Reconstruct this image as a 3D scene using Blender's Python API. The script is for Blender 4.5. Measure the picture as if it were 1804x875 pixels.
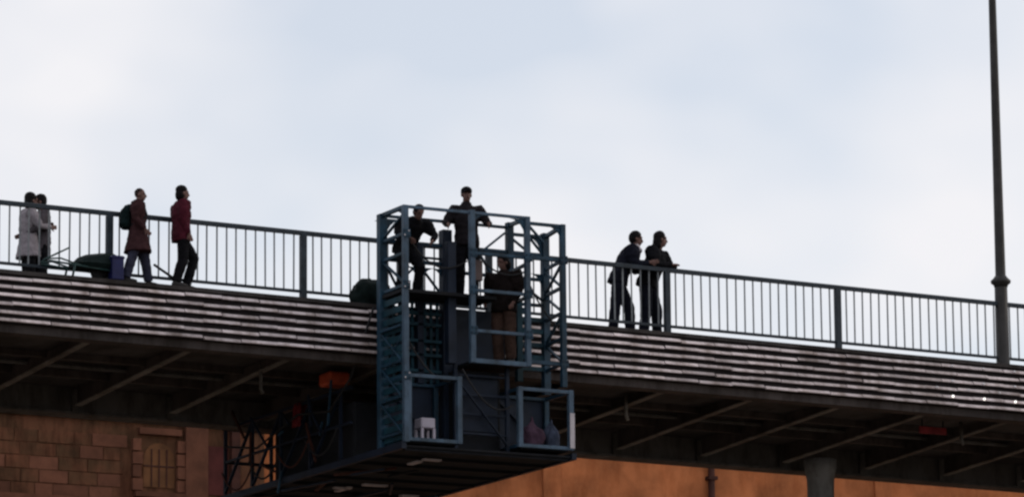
import bpy, bmesh, math, random
from mathutils import Vector, Matrix, noise
random.seed(7)
for o in list(bpy.data.objects): bpy.data.objects.remove(o, do_unlink=True)
S = bpy.context.scene
COL = S.collection
R = math.radians

# ------------------------------------------------------------------ camera
# X runs along the bridge (to the right), Y goes away under the bridge, Z is up; ground at z = 0
TH, PITCH, ROLL, DIST = R(27.9717), R(10.9859), R(0.5102), 70.0
vh = Vector((math.sin(TH), math.cos(TH), 0)); rt = Vector((math.cos(TH), -math.sin(TH), 0)); up = Vector((0, 0, 1))
fw = vh*math.cos(PITCH) + up*math.sin(PITCH); u2 = -vh*math.sin(PITCH) + up*math.cos(PITCH)
cr = rt*math.cos(ROLL) - u2*math.sin(ROLL); cu = rt*math.sin(ROLL) + u2*math.cos(ROLL)
cam = bpy.data.cameras.new('camera'); camo = bpy.data.objects.new('camera', cam); COL.objects.link(camo)
camo.matrix_world = Matrix(((cr.x, cu.x, -fw.x, -DIST*vh.x), (cr.y, cu.y, -fw.y, -DIST*vh.y), (cr.z, cu.z, -fw.z, 1.6), (0, 0, 0, 1)))
cam.sensor_width = 36; cam.lens = 36*7898.0/1804; cam.clip_end = 3000; cam.clip_start = 0.5
S.camera = camo
# ------------------------------------------------------------------ sky, sun, exposure
SUN_DIR = Vector((0.86, -0.26, 0.42)).normalized()          # towards the sun
SUN_EL = math.asin(SUN_DIR.z); SUN_AZ = math.atan2(SUN_DIR.x, SUN_DIR.y)
w = bpy.data.worlds.new('World'); S.world = w; w.use_nodes = True
nt = w.node_tree; nt.nodes.clear()
def nn(t, **k):
    n = nt.nodes.new(t)
    for a, b in k.items(): setattr(n, a, b)
    return n
sky = nn('ShaderNodeTexSky', sky_type='NISHITA', sun_disc=False, sun_elevation=SUN_EL, sun_rotation=SUN_AZ, air_density=1.0, dust_density=0.5, ozone_density=1.6)
bgs = nn('ShaderNodeBackground'); bgs.inputs[1].default_value = 0.15
nt.links.new(sky.outputs[0], bgs.inputs[0])
tc = nn('ShaderNodeTexCoord'); mp = nn('ShaderNodeMapping'); mp.inputs['Scale'].default_value = (1, 1, 1.7)
nt.links.new(tc.outputs['Generated'], mp.inputs[0])
no = nn('ShaderNodeTexNoise'); no.inputs['Scale'].default_value = 9; no.inputs['Detail'].default_value = 3; no.inputs['Roughness'].default_value = .5; no.inputs['Distortion'].default_value = .1
nt.links.new(mp.outputs[0], no.inputs['Vector'])
rp = nn('ShaderNodeValToRGB'); rp.color_ramp.elements[0].position = .34; rp.color_ramp.elements[0].color = (.58, .58, .58, 1)
rp.color_ramp.elements[1].position = .62; rp.color_ramp.elements[1].color = (.97, .97, .97, 1)
nt.links.new(no.outputs[0], rp.inputs[0])
bgc = nn('ShaderNodeBackground'); bgc.inputs[0].default_value = (.915, .905, .93, 1); bgc.inputs[1].default_value = 1.0
mx = nn('ShaderNodeMixShader'); nt.links.new(rp.outputs[0], mx.inputs[0]); nt.links.new(bgs.outputs[0], mx.inputs[1]); nt.links.new(bgc.outputs[0], mx.inputs[2])
wo = nn('ShaderNodeOutputWorld'); nt.links.new(mx.outputs[0], wo.inputs[0])
sl = bpy.data.lights.new('sun', 'SUN'); sl.energy = 0.6; sl.angle = R(10); sl.color = (1, .86, .70)
so = bpy.data.objects.new('sun', sl); COL.objects.link(so); so.rotation_euler = SUN_DIR.to_track_quat('Z', 'Y').to_euler()
S.view_settings.view_transform = 'Standard'; S.view_settings.look = 'None'; S.view_settings.exposure = 0.0; S.view_settings.gamma = 1
S.render.engine = 'CYCLES'; S.cycles.filter_width = 2.5

# ------------------------------------------------------------------ materials
def mat(name, col, rough=.6, metal=0., var=.25, scale=4., col2=None, rnd=0., bump=0., emit=None, stretch=(1, 1, 1), spec=.22, streak=0.):
    m = bpy.data.materials.new(name); m.use_nodes = True
    t = m.node_tree; b = t.nodes['Principled BSDF']
    b.inputs['Roughness'].default_value = rough; b.inputs['Metallic'].default_value = metal
    b.inputs['Specular IOR Level'].default_value = spec
    L = t.links.new
    c = t.nodes.new('ShaderNodeTexCoord'); mpn = t.nodes.new('ShaderNodeMapping'); mpn.inputs['Scale'].default_value = stretch
    L(c.outputs['Object'], mpn.inputs[0])
    oi = t.nodes.new('ShaderNodeObjectInfo')
    ad = t.nodes.new('ShaderNodeVectorMath'); ad.operation = 'ADD'
    sc = t.nodes.new('ShaderNodeVectorMath'); sc.operation = 'SCALE'; sc.inputs['Scale'].default_value = 37.
    cb = t.nodes.new('ShaderNodeCombineXYZ')
    for i in range(3): L(oi.outputs['Random'], cb.inputs[i])
    L(cb.outputs[0], sc.inputs[0]); L(mpn.outputs[0], ad.inputs[0]); L(sc.outputs[0], ad.inputs[1])
    n = t.nodes.new('ShaderNodeTexNoise'); n.inputs['Scale'].default_value = scale; n.inputs['Detail'].default_value = 6; n.inputs['Roughness'].default_value = .62
    L(ad.outputs[0], n.inputs['Vector'])
    r = t.nodes.new('ShaderNodeValToRGB'); e = r.color_ramp.elements
    a2 = col2 if col2 else tuple(x*(1-var) for x in col); a1 = tuple(min(1, x*(1+var*.6)) for x in col)
    e[0].position = .33; e[0].color = (*a2, 1); e[1].position = .66; e[1].color = (*a1, 1)
    L(n.outputs[0], r.inputs[0])
    out = r.outputs[0]
    if rnd:
        hs = t.nodes.new('ShaderNodeHueSaturation'); mr = t.nodes.new('ShaderNodeMapRange')
        mr.inputs['To Min'].default_value = 1-rnd; mr.inputs['To Max'].default_value = 1+rnd
        L(oi.outputs['Random'], mr.inputs[0]); L(mr.outputs[0], hs.inputs['Value']); L(out, hs.inputs['Color']); out = hs.outputs[0]
    if streak:                       # rain runs and grime that lie on the surface itself
        ge = t.nodes.new('ShaderNodeNewGeometry'); m2 = t.nodes.new('ShaderNodeMapping'); m2.inputs['Scale'].default_value = (2.3, 1.0, .6)
        n2 = t.nodes.new('ShaderNodeTexNoise'); n2.inputs['Scale'].default_value = 1.6; n2.inputs['Detail'].default_value = 5; n2.inputs['Roughness'].default_value = .7
        r2 = t.nodes.new('ShaderNodeValToRGB'); r2.color_ramp.elements[0].position = .36; r2.color_ramp.elements[1].position = .56
        k_ = 1-streak; r2.color_ramp.elements[0].color = (k_, k_*.93, k_*.86, 1); r2.color_ramp.elements[1].color = (1, 1, 1, 1)
        mu = t.nodes.new('ShaderNodeMix'); mu.data_type = 'RGBA'; mu.blend_type = 'MULTIPLY'; mu.inputs[0].default_value = 1
        L(ge.outputs['Position'], m2.inputs[0]); L(m2.outputs[0], n2.inputs['Vector']); L(n2.outputs[0], r2.inputs[0]); L(out, mu.inputs[6]); L(r2.outputs[0], mu.inputs[7]); out = mu.outputs[2]
    L(out, b.inputs['Base Color'])
    if bump:
        bp = t.nodes.new('ShaderNodeBump'); bp.inputs['Strength'].default_value = bump; bp.inputs['Distance'].default_value = .02
        L(n.outputs[0], bp.inputs['Height']); L(bp.outputs[0], b.inputs['Normal'])
    if emit:
        b.inputs['Emission Color'].default_value = (*emit[0], 1); b.inputs['Emission Strength'].default_value = emit[1]
    return m
M = dict(
    ground=mat('riverside_ground', (.20, .155, .115), .95, scale=.15, var=.35, bump=.2),
    concrete=mat('deck_concrete', (.045, .04, .04), .9, scale=.9, var=.4, bump=.2, streak=0.5),
    asphalt=mat('asphalt', (.05, .05, .05), .95, scale=3),
    dark=mat('fascia_recess', (.012, .009, .010), .9, scale=2.5, var=.4),
    slat=mat('pale_slat', (.62, .545, .555), .55, var=.28, scale=3.5, rnd=.22, stretch=(1, 3, 3), bump=.1, streak=0.5),
    soffit=mat('soffit_paint', (.060, .050, .048), .85, scale=.7, var=.45, streak=0.5),
    flange=mat('bracket_paint', (.15, .14, .13), .7, scale=1.8, var=.45, rnd=.2, streak=0.5),
    girder=mat('girder_paint', (.075, .072, .07), .75, scale=.5, var=.4, streak=0.5),
    pier=mat('pier_concrete', (.17, .175, .18), .9, scale=1.2, var=.35, bump=.2, streak=0.5),
    rail=mat('rail_paint', (.022, .031, .042), .55, scale=6, var=.35),
    baluster=mat('baluster_paint', (.17, .185, .20), .6, scale=6, var=.3, rnd=.12),
    lamp=mat('lamp_post_paint', (.032, .030, .030), .5, scale=3, var=.35, streak=0.4),
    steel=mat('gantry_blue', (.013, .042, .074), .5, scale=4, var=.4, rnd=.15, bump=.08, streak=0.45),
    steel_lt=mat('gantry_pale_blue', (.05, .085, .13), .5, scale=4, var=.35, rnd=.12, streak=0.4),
    teal=mat('gantry_teal', (.005, .036, .056), .6, scale=2, var=.45, streak=0.5),
    navy=mat('gantry_navy', (.006, .012, .026), .6, scale=2, var=.4),
    floor=mat('gantry_floor', (.007, .008, .011), .85, scale=3, var=.5),
    pale=mat('pale_plate', (.40, .37, .40), .5, scale=4, var=.2),
    white=mat('white_case', (.36, .33, .39), .5, scale=6, var=.12),
    brown=mat('brown_board', (.045, .030, .024), .85, scale=3, var=.4, stretch=(4, 4, .6), rnd=.25, streak=0.4),
    dkbrown=mat('dark_brown_panel', (.008, .0065, .0065), .8, scale=3, var=.4, spec=.06),
    red=mat('dull_red', (.20, .02, .025), .55, scale=5, var=.4),
    orange=mat('orange_red', (.42, .07, .03), .5, scale=5, var=.35),
    mauve=mat('mauve_cloth', (.055, .032, .05), .95, scale=7, var=.4, bump=.5, spec=.06),
    bluecl=mat('blue_cloth', (.045, .055, .085), .95, scale=7, var=.4, bump=.5, spec=.06),
    tarp=mat('green_tarp', (.006, .012, .012), .6, scale=5, var=.4, bump=.5, spec=.06),
    bluebox=mat('blue_plastic', (.008, .010, .06), .4, scale=6, var=.25),
    tealrod=mat('teal_rod', (.018, .045, .045), .5, scale=6),
    rubber=mat('rubber', (.018, .018, .02), .8, scale=6),
    plaster=mat('orange_plaster', (.40, .135, .052), .95, scale=.9, var=.42, bump=.1, streak=0.16),
    plaster2=mat('brown_plaster', (.125, .048, .026), .95, scale=1.1, col2=(.075, .04, .02), bump=.1, streak=0.5),
    stone=mat('pale_stone', (.125, .050, .030), .95, scale=2.5, var=.3, rnd=.3, bump=.2),
    ochre=mat('ochre_shutter', (.13, .055, .022), .8, scale=2.5, var=.35),
    eave=mat('eave_board', (.022, .014, .014), .9, scale=1.5, var=.4),
    pipe=mat('rust_pipe', (.05, .017, .012), .8, scale=4, var=.4),
    studglow=mat('emissive_stud', (.9, .88, .85), .4, var=.02, emit=((1, .95, .9), 1.4)),
    stud=mat('pale_stud', (.75, .72, .75), .3, var=.1),
    skin=mat('skin', (.12, .065, .055), .6, scale=12, var=.12),
    eye=mat('eye', (.02, .015, .012), .3, var=.05),
    hair=mat('dark_hair', (.008, .007, .008), .6, scale=25, var=.4, stretch=(1, 1, .3), bump=.4, spec=.06),
    hairbr=mat('brown_hair', (.025, .016, .014), .6, scale=25, var=.4, stretch=(1, 1, .3), bump=.4, spec=.06),
    black=mat('black_cloth', (.007, .007, .009), .9, scale=9, var=.35, bump=.4, spec=.06),
    navycl=mat('navy_cloth', (.009, .010, .017), .9, scale=9, var=.35, bump=.4, spec=.06),
    charcl=mat('charcoal_cloth', (.013, .011, .013), .9, scale=9, var=.35, bump=.4, spec=.06),
    wine=mat('wine_cloth', (.062, .011, .020), .85, scale=9, var=.35, bump=.4, spec=.06),
    brownjk=mat('brown_jacket', (.038, .017, .019), .85, scale=9, var=.35, bump=.4, spec=.06),
    greytr=mat('grey_blue_trousers', (.032, .034, .055), .9, scale=9, var=.3, bump=.4, spec=.06),
    greycoat=mat('grey_coat', (.24, .215, .235), .9, scale=8, var=.2, bump=.4, spec=.06),
    mixcoat=mat('dark_grey_coat', (.07, .06, .068), .9, scale=8, var=.3, bump=.4, spec=.06),
    darkteal=mat('dark_teal_cloth', (.006, .013, .014), .85, scale=9, var=.35, bump=.4, spec=.06),
    dkjk=mat('dark_brown_cloth', (.011, .008, .008), .9, scale=9, var=.35, bump=.4, spec=.06),
    brtr=mat('brown_trousers', (.050, .030, .024), .9, scale=9, var=.4, bump=.4, spec=.06),
    shoe=mat('shoe_leather', (.02, .018, .018), .55, scale=9, var=.3),
)

# ------------------------------------------------------------------ mesh helpers
CACHE = {}
def tagit(o, label=None, cat=None, group=None, kind=None):
    if label: o['label'] = label
    if cat: o['category'] = cat
    if group: o['group'] = group
    if kind: o['kind'] = kind
    return o
def empty(name, loc, label=None, cat=None, group=None, rz=0.):
    o = bpy.data.objects.new(name, None); COL.objects.link(o); o.location = loc; o.rotation_euler = (0, 0, rz); o.empty_display_size = .3
    return tagit(o, label, cat, group)
def link(name, me, m, parent=None, loc=(0, 0, 0), rot=None):
    if m is not None and not me.materials: me.materials.append(m)
    o = bpy.data.objects.new(name, me); COL.objects.link(o)
    o.parent = parent
    if parent is not None: loc = Vector(loc) - world_loc(parent)
    o.location = loc
    if rot is not None: o.rotation_mode = 'QUATERNION'; o.rotation_quaternion = rot
    return o
def world_loc(p):
    v = Vector(p.location)
    while p.parent: p = p.parent; v = v + Vector(p.location)
    return v
def shade(me, on=True):
    for p in me.polygons: p.use_smooth = on
    return me
def box_me(sx, sy, sz, m, bev=0.):
    k = ('box', round(sx, 4), round(sy, 4), round(sz, 4), m.name, bev)
    if k in CACHE: return CACHE[k]
    bm = bmesh.new(); bmesh.ops.create_cube(bm, size=1); bmesh.ops.scale(bm, vec=(sx, sy, sz), verts=bm.verts)
    if bev: bmesh.ops.bevel(bm, geom=bm.edges[:], offset=bev, segments=1, affect='EDGES')
    me = bpy.data.meshes.new('box'); bm.to_mesh(me); bm.free(); me.materials.append(m); CACHE[k] = me
    return me
def box(name, lo, hi, m, parent=None, bev=0.):
    lo, hi = Vector(lo), Vector(hi)
    return link(name, box_me(*(hi-lo), m, bev), m, parent, (lo+hi)/2)
def beam(name, p0, p1, a, b, m, parent=None, bev=0.004):
    """bar from p0 to p1, section a (sideways) x b (upwards)"""
    p0, p1 = Vector(p0), Vector(p1); d = p1-p0
    x = d.normalized(); ref = Vector((0, 0, 1)) if abs(x.z) < .95 else Vector((0, 1, 0))
    y = ref.cross(x).normalized(); z = x.cross(y)
    q = Matrix((x, y, z)).transposed().to_quaternion()
    return link(name, box_me(d.length, a, b, m, bev), m, parent, (p0+p1)/2, q)
def tube_bm(bm, pts, rad, seg=10, cap=True):
    pts = [Vector(p) for p in pts]; rings = []; prev = None
    for i, p in enumerate(pts):
        d = (pts[min(i+1, len(pts)-1)] - pts[max(i-1, 0)]).normalized()
        if prev is None:
            ref = Vector((0, 0, 1)) if abs(d.z) < .9 else Vector((1, 0, 0)); x = ref.cross(d).normalized()
        else: x = (prev - d*prev.dot(d)).normalized()
        prev = x; y = d.cross(x); r = rad[i] if hasattr(rad, '__len__') else rad
        rings.append([bm.verts.new(p + (x*math.cos(t)+y*math.sin(t))*r) for t in (2*math.pi*k/seg for k in range(seg))])
    for a, b in zip(rings, rings[1:]):
        for k in range(seg): bm.faces.new((a[k], a[(k+1) % seg], b[(k+1) % seg], b[k]))
    if cap: bm.faces.new(rings[0][::-1]); bm.faces.new(rings[-1])
def bm_obj(name, bm, m, parent=None, smooth=True, loc=(0, 0, 0)):
    bmesh.ops.recalc_face_normals(bm, faces=bm.faces)
    me = bpy.data.meshes.new(name); bm.to_mesh(me); bm.free()
    if smooth: shade(me)
    return link(name, me, m, parent, loc)
def rod(name, pts, r, m, parent=None, seg=10):
    o0 = Vector(pts[0]); bm = bmesh.new(); tube_bm(bm, [Vector(p)-o0 for p in pts], r, seg)
    return bm_obj(name, bm, m, parent, True, o0)
def prism(name, poly, axis, a, b, m, parent=None):
    """polygon in (Y,Z) swept along X (axis='x') or polygon in (X,Z) swept along Y"""
    bm = bmesh.new(); f = (lambda p, t: (t, p[0], p[1])) if axis == 'x' else (lambda p, t: (p[0], t, p[1]))
    A = [bm.verts.new(f(p, a)) for p in poly]; B = [bm.verts.new(f(p, b)) for p in poly]; n = len(poly)
    bm.faces.new(A); bm.faces.new(B[::-1])
    for k in range(n): bm.faces.new((A[k], B[k], B[(k+1) % n], A[(k+1) % n]))
    return bm_obj(name, bm, m, parent, False)

# ------------------------------------------------------------------ setting: ground
bm = bmesh.new(); bmesh.ops.create_grid(bm, x_segments=8, y_segments=8, size=900)
g = bm_obj('ground', bm, M['ground'], None, False); g['kind'] = 'structure'

# ------------------------------------------------------------------ the bridge
GR = -0.009                                   # fall of the deck along X
def gz(u): return GR*u
def shear(o):
    for v in o.data.vertices: v.co.z += GR*(v.co.x + world_loc(o).x)
    return o
bridge = empty('road_bridge', (0, 0, 0), 'long dark road bridge with pale slatted edge spanning the whole picture', 'bridge')
UA, UB = -70, 75
def long_box(name, ylo, yhi, zlo, zhi, m, parent, a=UA, b=UB):
    return shear(prism(name, [(ylo, zlo), (yhi, zlo), (yhi, zhi), (ylo, zhi)], 'x', a, b, m, parent))
long_box('deck_slab', -.38, 7.2, 13.19, 13.92, M['concrete'], bridge)
long_box('road_surface', .9, 6.7, 13.924, 13.96, M['asphalt'], bridge)
long_box('footway', -.30, .896, 13.924, 13.975, M['concrete'], bridge)
long_box('edge_cap', -.47, -.304, 13.925, 13.985, M['concrete'], bridge)
long_box('edge_beam', -.36, -.06, 13.06, 13.187, M['soffit'], bridge)
fascia = long_box('fascia', -.44, -.384, 13.185, 13.921, M['dark'], bridge)
long_box('spine_girder', 4.5, 4.8, 12.79, 13.187, M['girder'], bridge)
long_box('girder_flange', 4.44, 4.86, 12.745, 12.787, M['girder'], bridge)
# slats on the fascia: six staggered courses
SL, SP = .606, .62
def slat_mesh():
    poly = [(0, .026), (-.016, .026), (-.050, -.014), (-.050, -.024), (0, -.024)]
    bm = bmesh.new()
    A = [bm.verts.new((-SL/2, *p)) for p in poly]; B = [bm.verts.new((SL/2, *p)) for p in poly]
    bm.faces.new(A); bm.faces.new(B[::-1])
    for k in range(5): bm.faces.new((A[k], B[k], B[(k+1) % 5], A[(k+1) % 5]))
    bmesh.ops.recalc_face_normals(bm, faces=bm.faces)
    me = bpy.data.meshes.new('slat'); bm.to_mesh(me); bm.free(); me.materials.append(M['slat']); return me
sm = slat_mesh(); far_bm = bmesh.new()
SLAT_Z = [13.858 - .1262*k for k in range(6)]
for k, z in enumerate(SLAT_Z):
    off = (.5 if k % 2 else 0.)*SP + .02
    i = math.ceil((UA+1-off)/SP)
    while off+i*SP < UB-1:
        u = off+i*SP; i += 1
        tilt = random.gauss(0, .012)
        loc = Vector((u+random.gauss(0, .006), -.4405-random.uniform(0, .004), z+gz(u)+random.gauss(0, .0045)))
        if -11.2 < u < 12.6:
            s = link('slat', sm, None, fascia, loc); s.rotation_euler = (tilt*2, -math.atan(GR)*-1*0+random.gauss(0, .004)+math.atan(-GR), 0)
        else:
            vs = [far_bm.verts.new(v.co+loc) for v in sm.vertices]
            for p in sm.polygons: far_bm.faces.new([vs[q] for q in p.vertices])
o = bm_obj('slat_courses', far_bm, M['slat'], bridge, False); o['kind'] = 'stuff'
# brackets under the cantilever
def bracket_mesh():
    bm = bmesh.new()
    def pr(poly, x0, x1):
        A = [bm.verts.new((x0, *p)) for p in poly]; B = [bm.verts.new((x1, *p)) for p in poly]; n = len(poly)
        bm.faces.new(A); bm.faces.new(B[::-1])
        for k in range(n): bm.faces.new((A[k], B[k], B[(k+1) % n], A[(k+1) % n]))
    pr([(0, 13.185), (0, 13.09), (4.34, 12.88), (4.34, 13.185)], -.012, .012)
    bmesh.ops.recalc_face_normals(bm, faces=bm.faces)
    a = bpy.data.meshes.new('bracket'); bm.to_mesh(a); bm.free(); a.materials.append(M['soffit'])
    bm = bmesh.new(); pr([(-.02, 13.088), (-.02, 13.068), (4.34, 12.858), (4.34, 12.878)], -.06, .06)
    bmesh.ops.recalc_face_normals(bm, faces=bm.faces)
    b = bpy.data.meshes.new('flange'); bm.to_mesh(b); bm.free(); b.materials.append(M['flange'])
    return a, b
ba, bb = bracket_mesh(); stiff = box_me(.10, .05, .36, M['girder'])
for k in range(-6, 12):
    u = -2.30 + 1.66*k
    b = link('bracket', ba, None, bridge, (u, 0, gz(u))); link('flange', bb, None, b, (u, 0, gz(u)))
    link('stiffener', stiff, None, bridge, (u, 4.472, 12.97+gz(u)))
long_box('stringer', 1.55, 1.63, 13.09, 13.187, M['soffit'], bridge); long_box('stringer', 3.0, 3.08, 13.07, 13.187, M['soffit'], bridge)
shear(rod('conduit', [(UA, 2.35, 13.13), (UB, 2.35, 13.13)], .035, M['girder'], bridge)); shear(rod('conduit', [(UA, 2.47, 13.14), (UB, 2.47, 13.14)], .022, M['pipe'], bridge))
for u in (-3.97, 2.55, 9.05):
    rod('drain_pipe', [(u, .9, 13.18), (u, .9, 12.80), (u+.02, .88, 12.72)], .03, M['flange'], bridge)
for u in (-24, 8.10, 40):
    bm = bmesh.new(); tube_bm(bm, [(u, 3.9, 0), (u, 3.9, 12.3), (u, 3.9, 12.46), (u, 3.9, 12.60), (u, 3.9, 12.88+gz(u))], [.30, .235, .24, .27, .29], 28); bm_obj('pier_column', bm, M['pier'], bridge)
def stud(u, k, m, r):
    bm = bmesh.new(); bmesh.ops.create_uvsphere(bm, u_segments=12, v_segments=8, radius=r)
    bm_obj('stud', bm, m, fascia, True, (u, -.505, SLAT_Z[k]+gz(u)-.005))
for i in range(4):
    stud(7.97+.62*i, 4, M['studglow'], .023)  # this row of studs is made bright by its own emission
    stud(7.97+.62*i, 0, M['stud'], .022); stud(7.97+.62*i, 2, M['stud'], .024); stud(7.66+.62*i, 3, M['stud'], .022)

# ------------------------------------------------------------------ railing
ZR, PS, U0 = 15.095, 3.2488, -6.918
rail = empty('bridge_railing', (0, 0, 13.98), 'dark metal bridge railing of thin upright bars along the deck edge', 'railing')
a, b = U0-3*PS, U0+8*PS
shear(prism('top_rail', [(-.035, ZR-.035), (.035, ZR-.035), (.035, ZR+.025), (.02, ZR+.035), (-.02, ZR+.035), (-.035, ZR+.025)], 'x', a, b, M['rail'], rail))
shear(prism('bottom_rail', [(-.02, 14.15), (.02, 14.15), (.02, 14.193), (-.02, 14.193)], 'x', a, b, M['rail'], rail))
bal = box_me(.021, .016, ZR-.036-14.194, M['baluster'])
for k in range(-3, 9):
    u = U0+k*PS
    if k != 5:
        box('post', (u-.05, -.045, 13.977+gz(u)), (u+.05, .045, ZR-.038+gz(u)), M['rail'], rail, .006)
    if k < 8:
        for j in range(1, 20):
            x = u+PS*j/20
            if -12.5 < x < 13.5:
                o = link('baluster', bal, None, rail, (x+random.gauss(0, .004), random.gauss(0, .002), (ZR-.036+14.194)/2+gz(x))); o.rotation_euler = (0, random.gauss(0, .003), 0)

# ------------------------------------------------------------------ lamp post
UL = 9.33
lp = empty('lamp_post', (UL, 0, 13.98+gz(UL)), 'tall tapering dark lamp post with collar at the right end of the railing', 'lamp post')
zb = 13.98+gz(UL)
bm = bmesh.new(); tube_bm(bm, [(0, 0, 0), (0, 0, .06), (0, 0, .061), (0, 0, 1.44), (0, 0, 1.60), (0, 0, 4.2), (0, 0, 8.2), (0, 0, 9.4)], [.16, .16, .115, .108, .088, .074, .055, .05], 24)
bm_obj('shaft', bm, M['lamp'], lp, True, (UL, 0, zb))
bm = bmesh.new(); tube_bm(bm, [(0, 0, 1.40), (0, 0, 1.44), (0, 0, 1.47), (0, 0, 1.51), (0, 0, 1.56), (0, 0, 1.60)], [.112, .125, .165, .172, .12, .092], 24)
bm_obj('collar', bm, M['lamp'], lp, True, (UL, 0, zb))
rod('arm', [(UL, 0, zb+9.35), (UL, .05, zb+9.8), (UL, .5, zb+10.15), (UL, 1.3, zb+10.2)], [.045, .04, .035, .03], M['lamp'], lp)
bm = bmesh.new(); bmesh.ops.create_uvsphere(bm, u_segments=16, v_segments=8, radius=1); bmesh.ops.scale(bm, vec=(.14, .38, .08), verts=bm.verts)
bm_obj('lamp_head', bm, M['lamp'], lp, True, (UL, 1.6, zb+10.18))

# ------------------------------------------------------------------ far building seen under the bridge
def arch(cx, cz, w_, h_, n=10):
    p = [(cx-w_/2, cz-h_/2), (cx+w_/2, cz-h_/2)]
    for k in range(n+1):
        t = math.pi*k/n; p.append((cx+w_/2*math.cos(t), cz+h_/2-w_/2+w_/2*math.sin(t)))
    return p
W0 = 28.0
hb = empty('plastered_building', (30, W0, 0), 'smooth orange plastered building beyond the bridge, right of the gantry', 'building')
box('wall', (8.55, W0, 0), (62, W0+12, 17.6), M['plaster'], hb)
box('roof', (8.4, W0-.35, 17.603), (62.2, W0+12.3, 18.0), M['eave'], hb)
rod('drain_pipe', [(20.05, W0-.1, 0), (20.05, W0-.1, 17.55)], .08, M['pipe'], hb)
box('pipe_bracket', (19.93, W0-.2, 16.25), (20.17, W0-.003, 16.33), M['pipe'], hb)
for x in (12.5, 26.5, 33.5, 40.5):
    for z in (3.2, 7.2, 11.2):
        prism('window', arch(x, z, 1.3, 2.2), 'y', W0-.03, W0-.004, M['eave'], hb)
for z in (14.2, 16.9): box('string_course', (8.55, W0-.10, z), (62, W0-.003, z+.18), M['plaster'], hb)
for x in (11.2, 15.6, 24.6, 29.2): box('pilaster', (x, W0-.07, 0), (x+.45, W0-.003, 16.88), M['plaster'], hb)
ob = empty('stone_trimmed_building', (0, W0-.4, 0), 'mottled brown building with pale stone trim beyond the bridge at lower left', 'building')
box('wall', (-30, W0-.4, 0), (8.4, W0+10, 17.2), M['plaster2'], ob)
box('roof', (-30.2, W0-.75, 17.203), (8.45, W0+10.2, 17.7), M['eave'], ob)
box('eave_band', (-30, W0-.5, 16.62), (8.4, W0-.403, 17.195), M['eave'], ob)
box('string_course', (-30, W0-.50, 14.76), (6.2, W0-.431, 14.90), M['stone'], ob)
for x0, x1, m in ((6.45, 6.98, M['stone']), (7.55, 7.75, M['pipe'])):
    box('pilaster', (x0, W0-.55, 0), (x1, W0-.403, 16.58), m, ob)
for cx in (5.86, -.6, -7):
    wd = prism('window', arch(cx, 15.70, .74, .98), 'y', W0-.425, W0-.404, M['ochre'], ob)
    for dx in (-.18, 0, .18): box('glazing_bar', (cx+dx-.015, W0-.44, 15.22), (cx+dx+.015, W0-.427, 16.05), M['pipe'], wd)
    box('glazing_bar', (cx-.36, W0-.441, 15.66), (cx+.36, W0-.428, 15.69), M['pipe'], wd)
    for sx in (-1, 1):
        for k in range(4):
            z = 15.12+.29*k
            box('stone_block', (cx+sx*.53-.12, W0-.50-.02*(k % 2), z), (cx+sx*.53+.12-(.05 if k % 2 else 0), W0-.403, z+.26), M['stone'], ob)
    box('window_head', (cx-.5, W0-.53, 16.36), (cx+.5, W0-.403, 16.50), M['stone'], ob)
    box('window_sill', (cx-.6, W0-.56, 14.98), (cx+.6, W0-.403, 15.09), M['stone'], ob)
rs = random.Random(4)
for r in range(8):                                    # ashlar courses in the part that shows under the bridge
    z = 14.30+.29*r; x = .2-rs.uniform(0, .5)
    while x < 6.4:
        L = rs.choice((.42, .55, .68, .84)); x1 = min(x+L, 6.42)
        hit = x1 > 5.16 and x < 6.56 and 14.95 < z+.14 < 16.52
        if x1-x > .12 and not hit and z+.27 < 16.6:
            d = rs.uniform(.006, .028)
            box('stone_block', (x, W0-.402-d, z), (x1-.022, W0-.401, z+.268), M['stone'] if rs.random() < .32 else M['plaster2'], ob, .004)
        x = x1
box('recessed_panel', (7.02, W0-.43, 15.12), (7.52, W0-.403, 16.2), mat('maroon_panel', (.075, .02, .018), .9, scale=2, var=.4), ob)
# ------------------------------------------------------------------ inspection gantry hanging over the edge
F, B = -1.60, -.80                               # front and back plane
gan = empty('inspection_gantry', (-1.25, -1.2, 11.65), 'blue steel lattice inspection gantry hung over the bridge edge', 'gantry')
ST, SLt, TE, NV = M['steel'], M['steel_lt'], M['teal'], M['navy']
def P(u, y, z0, z1, m, s=.09): return box('post', (u-s/2, y-s/2, z0), (u+s/2, y+s/2, z1), m, gan, .006)
def H(p0, p1, m, s=.06, n='crossbar'): return beam(n, p0, p1, s, s, m, gan)
def D(p0, p1, m, s=.045): return beam('diagonal_brace', p0, p1, s, s*.7, m, gan)
def gusset(u, y, z, su, sz, axis):
    """triangular corner plate with a hollow edge"""
    pts = [(0, 0), (su, 0)] + [(su*(1-math.sin(t)), sz*(1-math.cos(t))) for t in (math.pi/2*k/6 for k in range(1, 6))] + [(0, sz)]
    if axis == 'x': prism('gusset_plate', [(u+p[0], z+p[1]) for p in pts], 'y', y-.008, y+.008, ST, gan)
    else: prism('gusset_plate', [(y+p[0], z+p[1]) for p in pts], 'x', u-.008, u+.008, ST, gan)
TOP = 15.36
# corner posts
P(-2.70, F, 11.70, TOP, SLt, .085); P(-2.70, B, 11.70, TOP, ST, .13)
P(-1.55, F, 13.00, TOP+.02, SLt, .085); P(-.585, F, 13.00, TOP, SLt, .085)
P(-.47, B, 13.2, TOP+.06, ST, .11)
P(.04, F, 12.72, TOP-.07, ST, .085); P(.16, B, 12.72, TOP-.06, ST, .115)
P(-1.60, B, 11.72, 15.2, NV, .16); P(-2.06, B, 12.75, 14.95, NV, .11); P(-2.36, B, 12.75, 15.0, NV, .10)
P(-1.80, F+.25, 13.0, 14.9, NV, .14)
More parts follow.
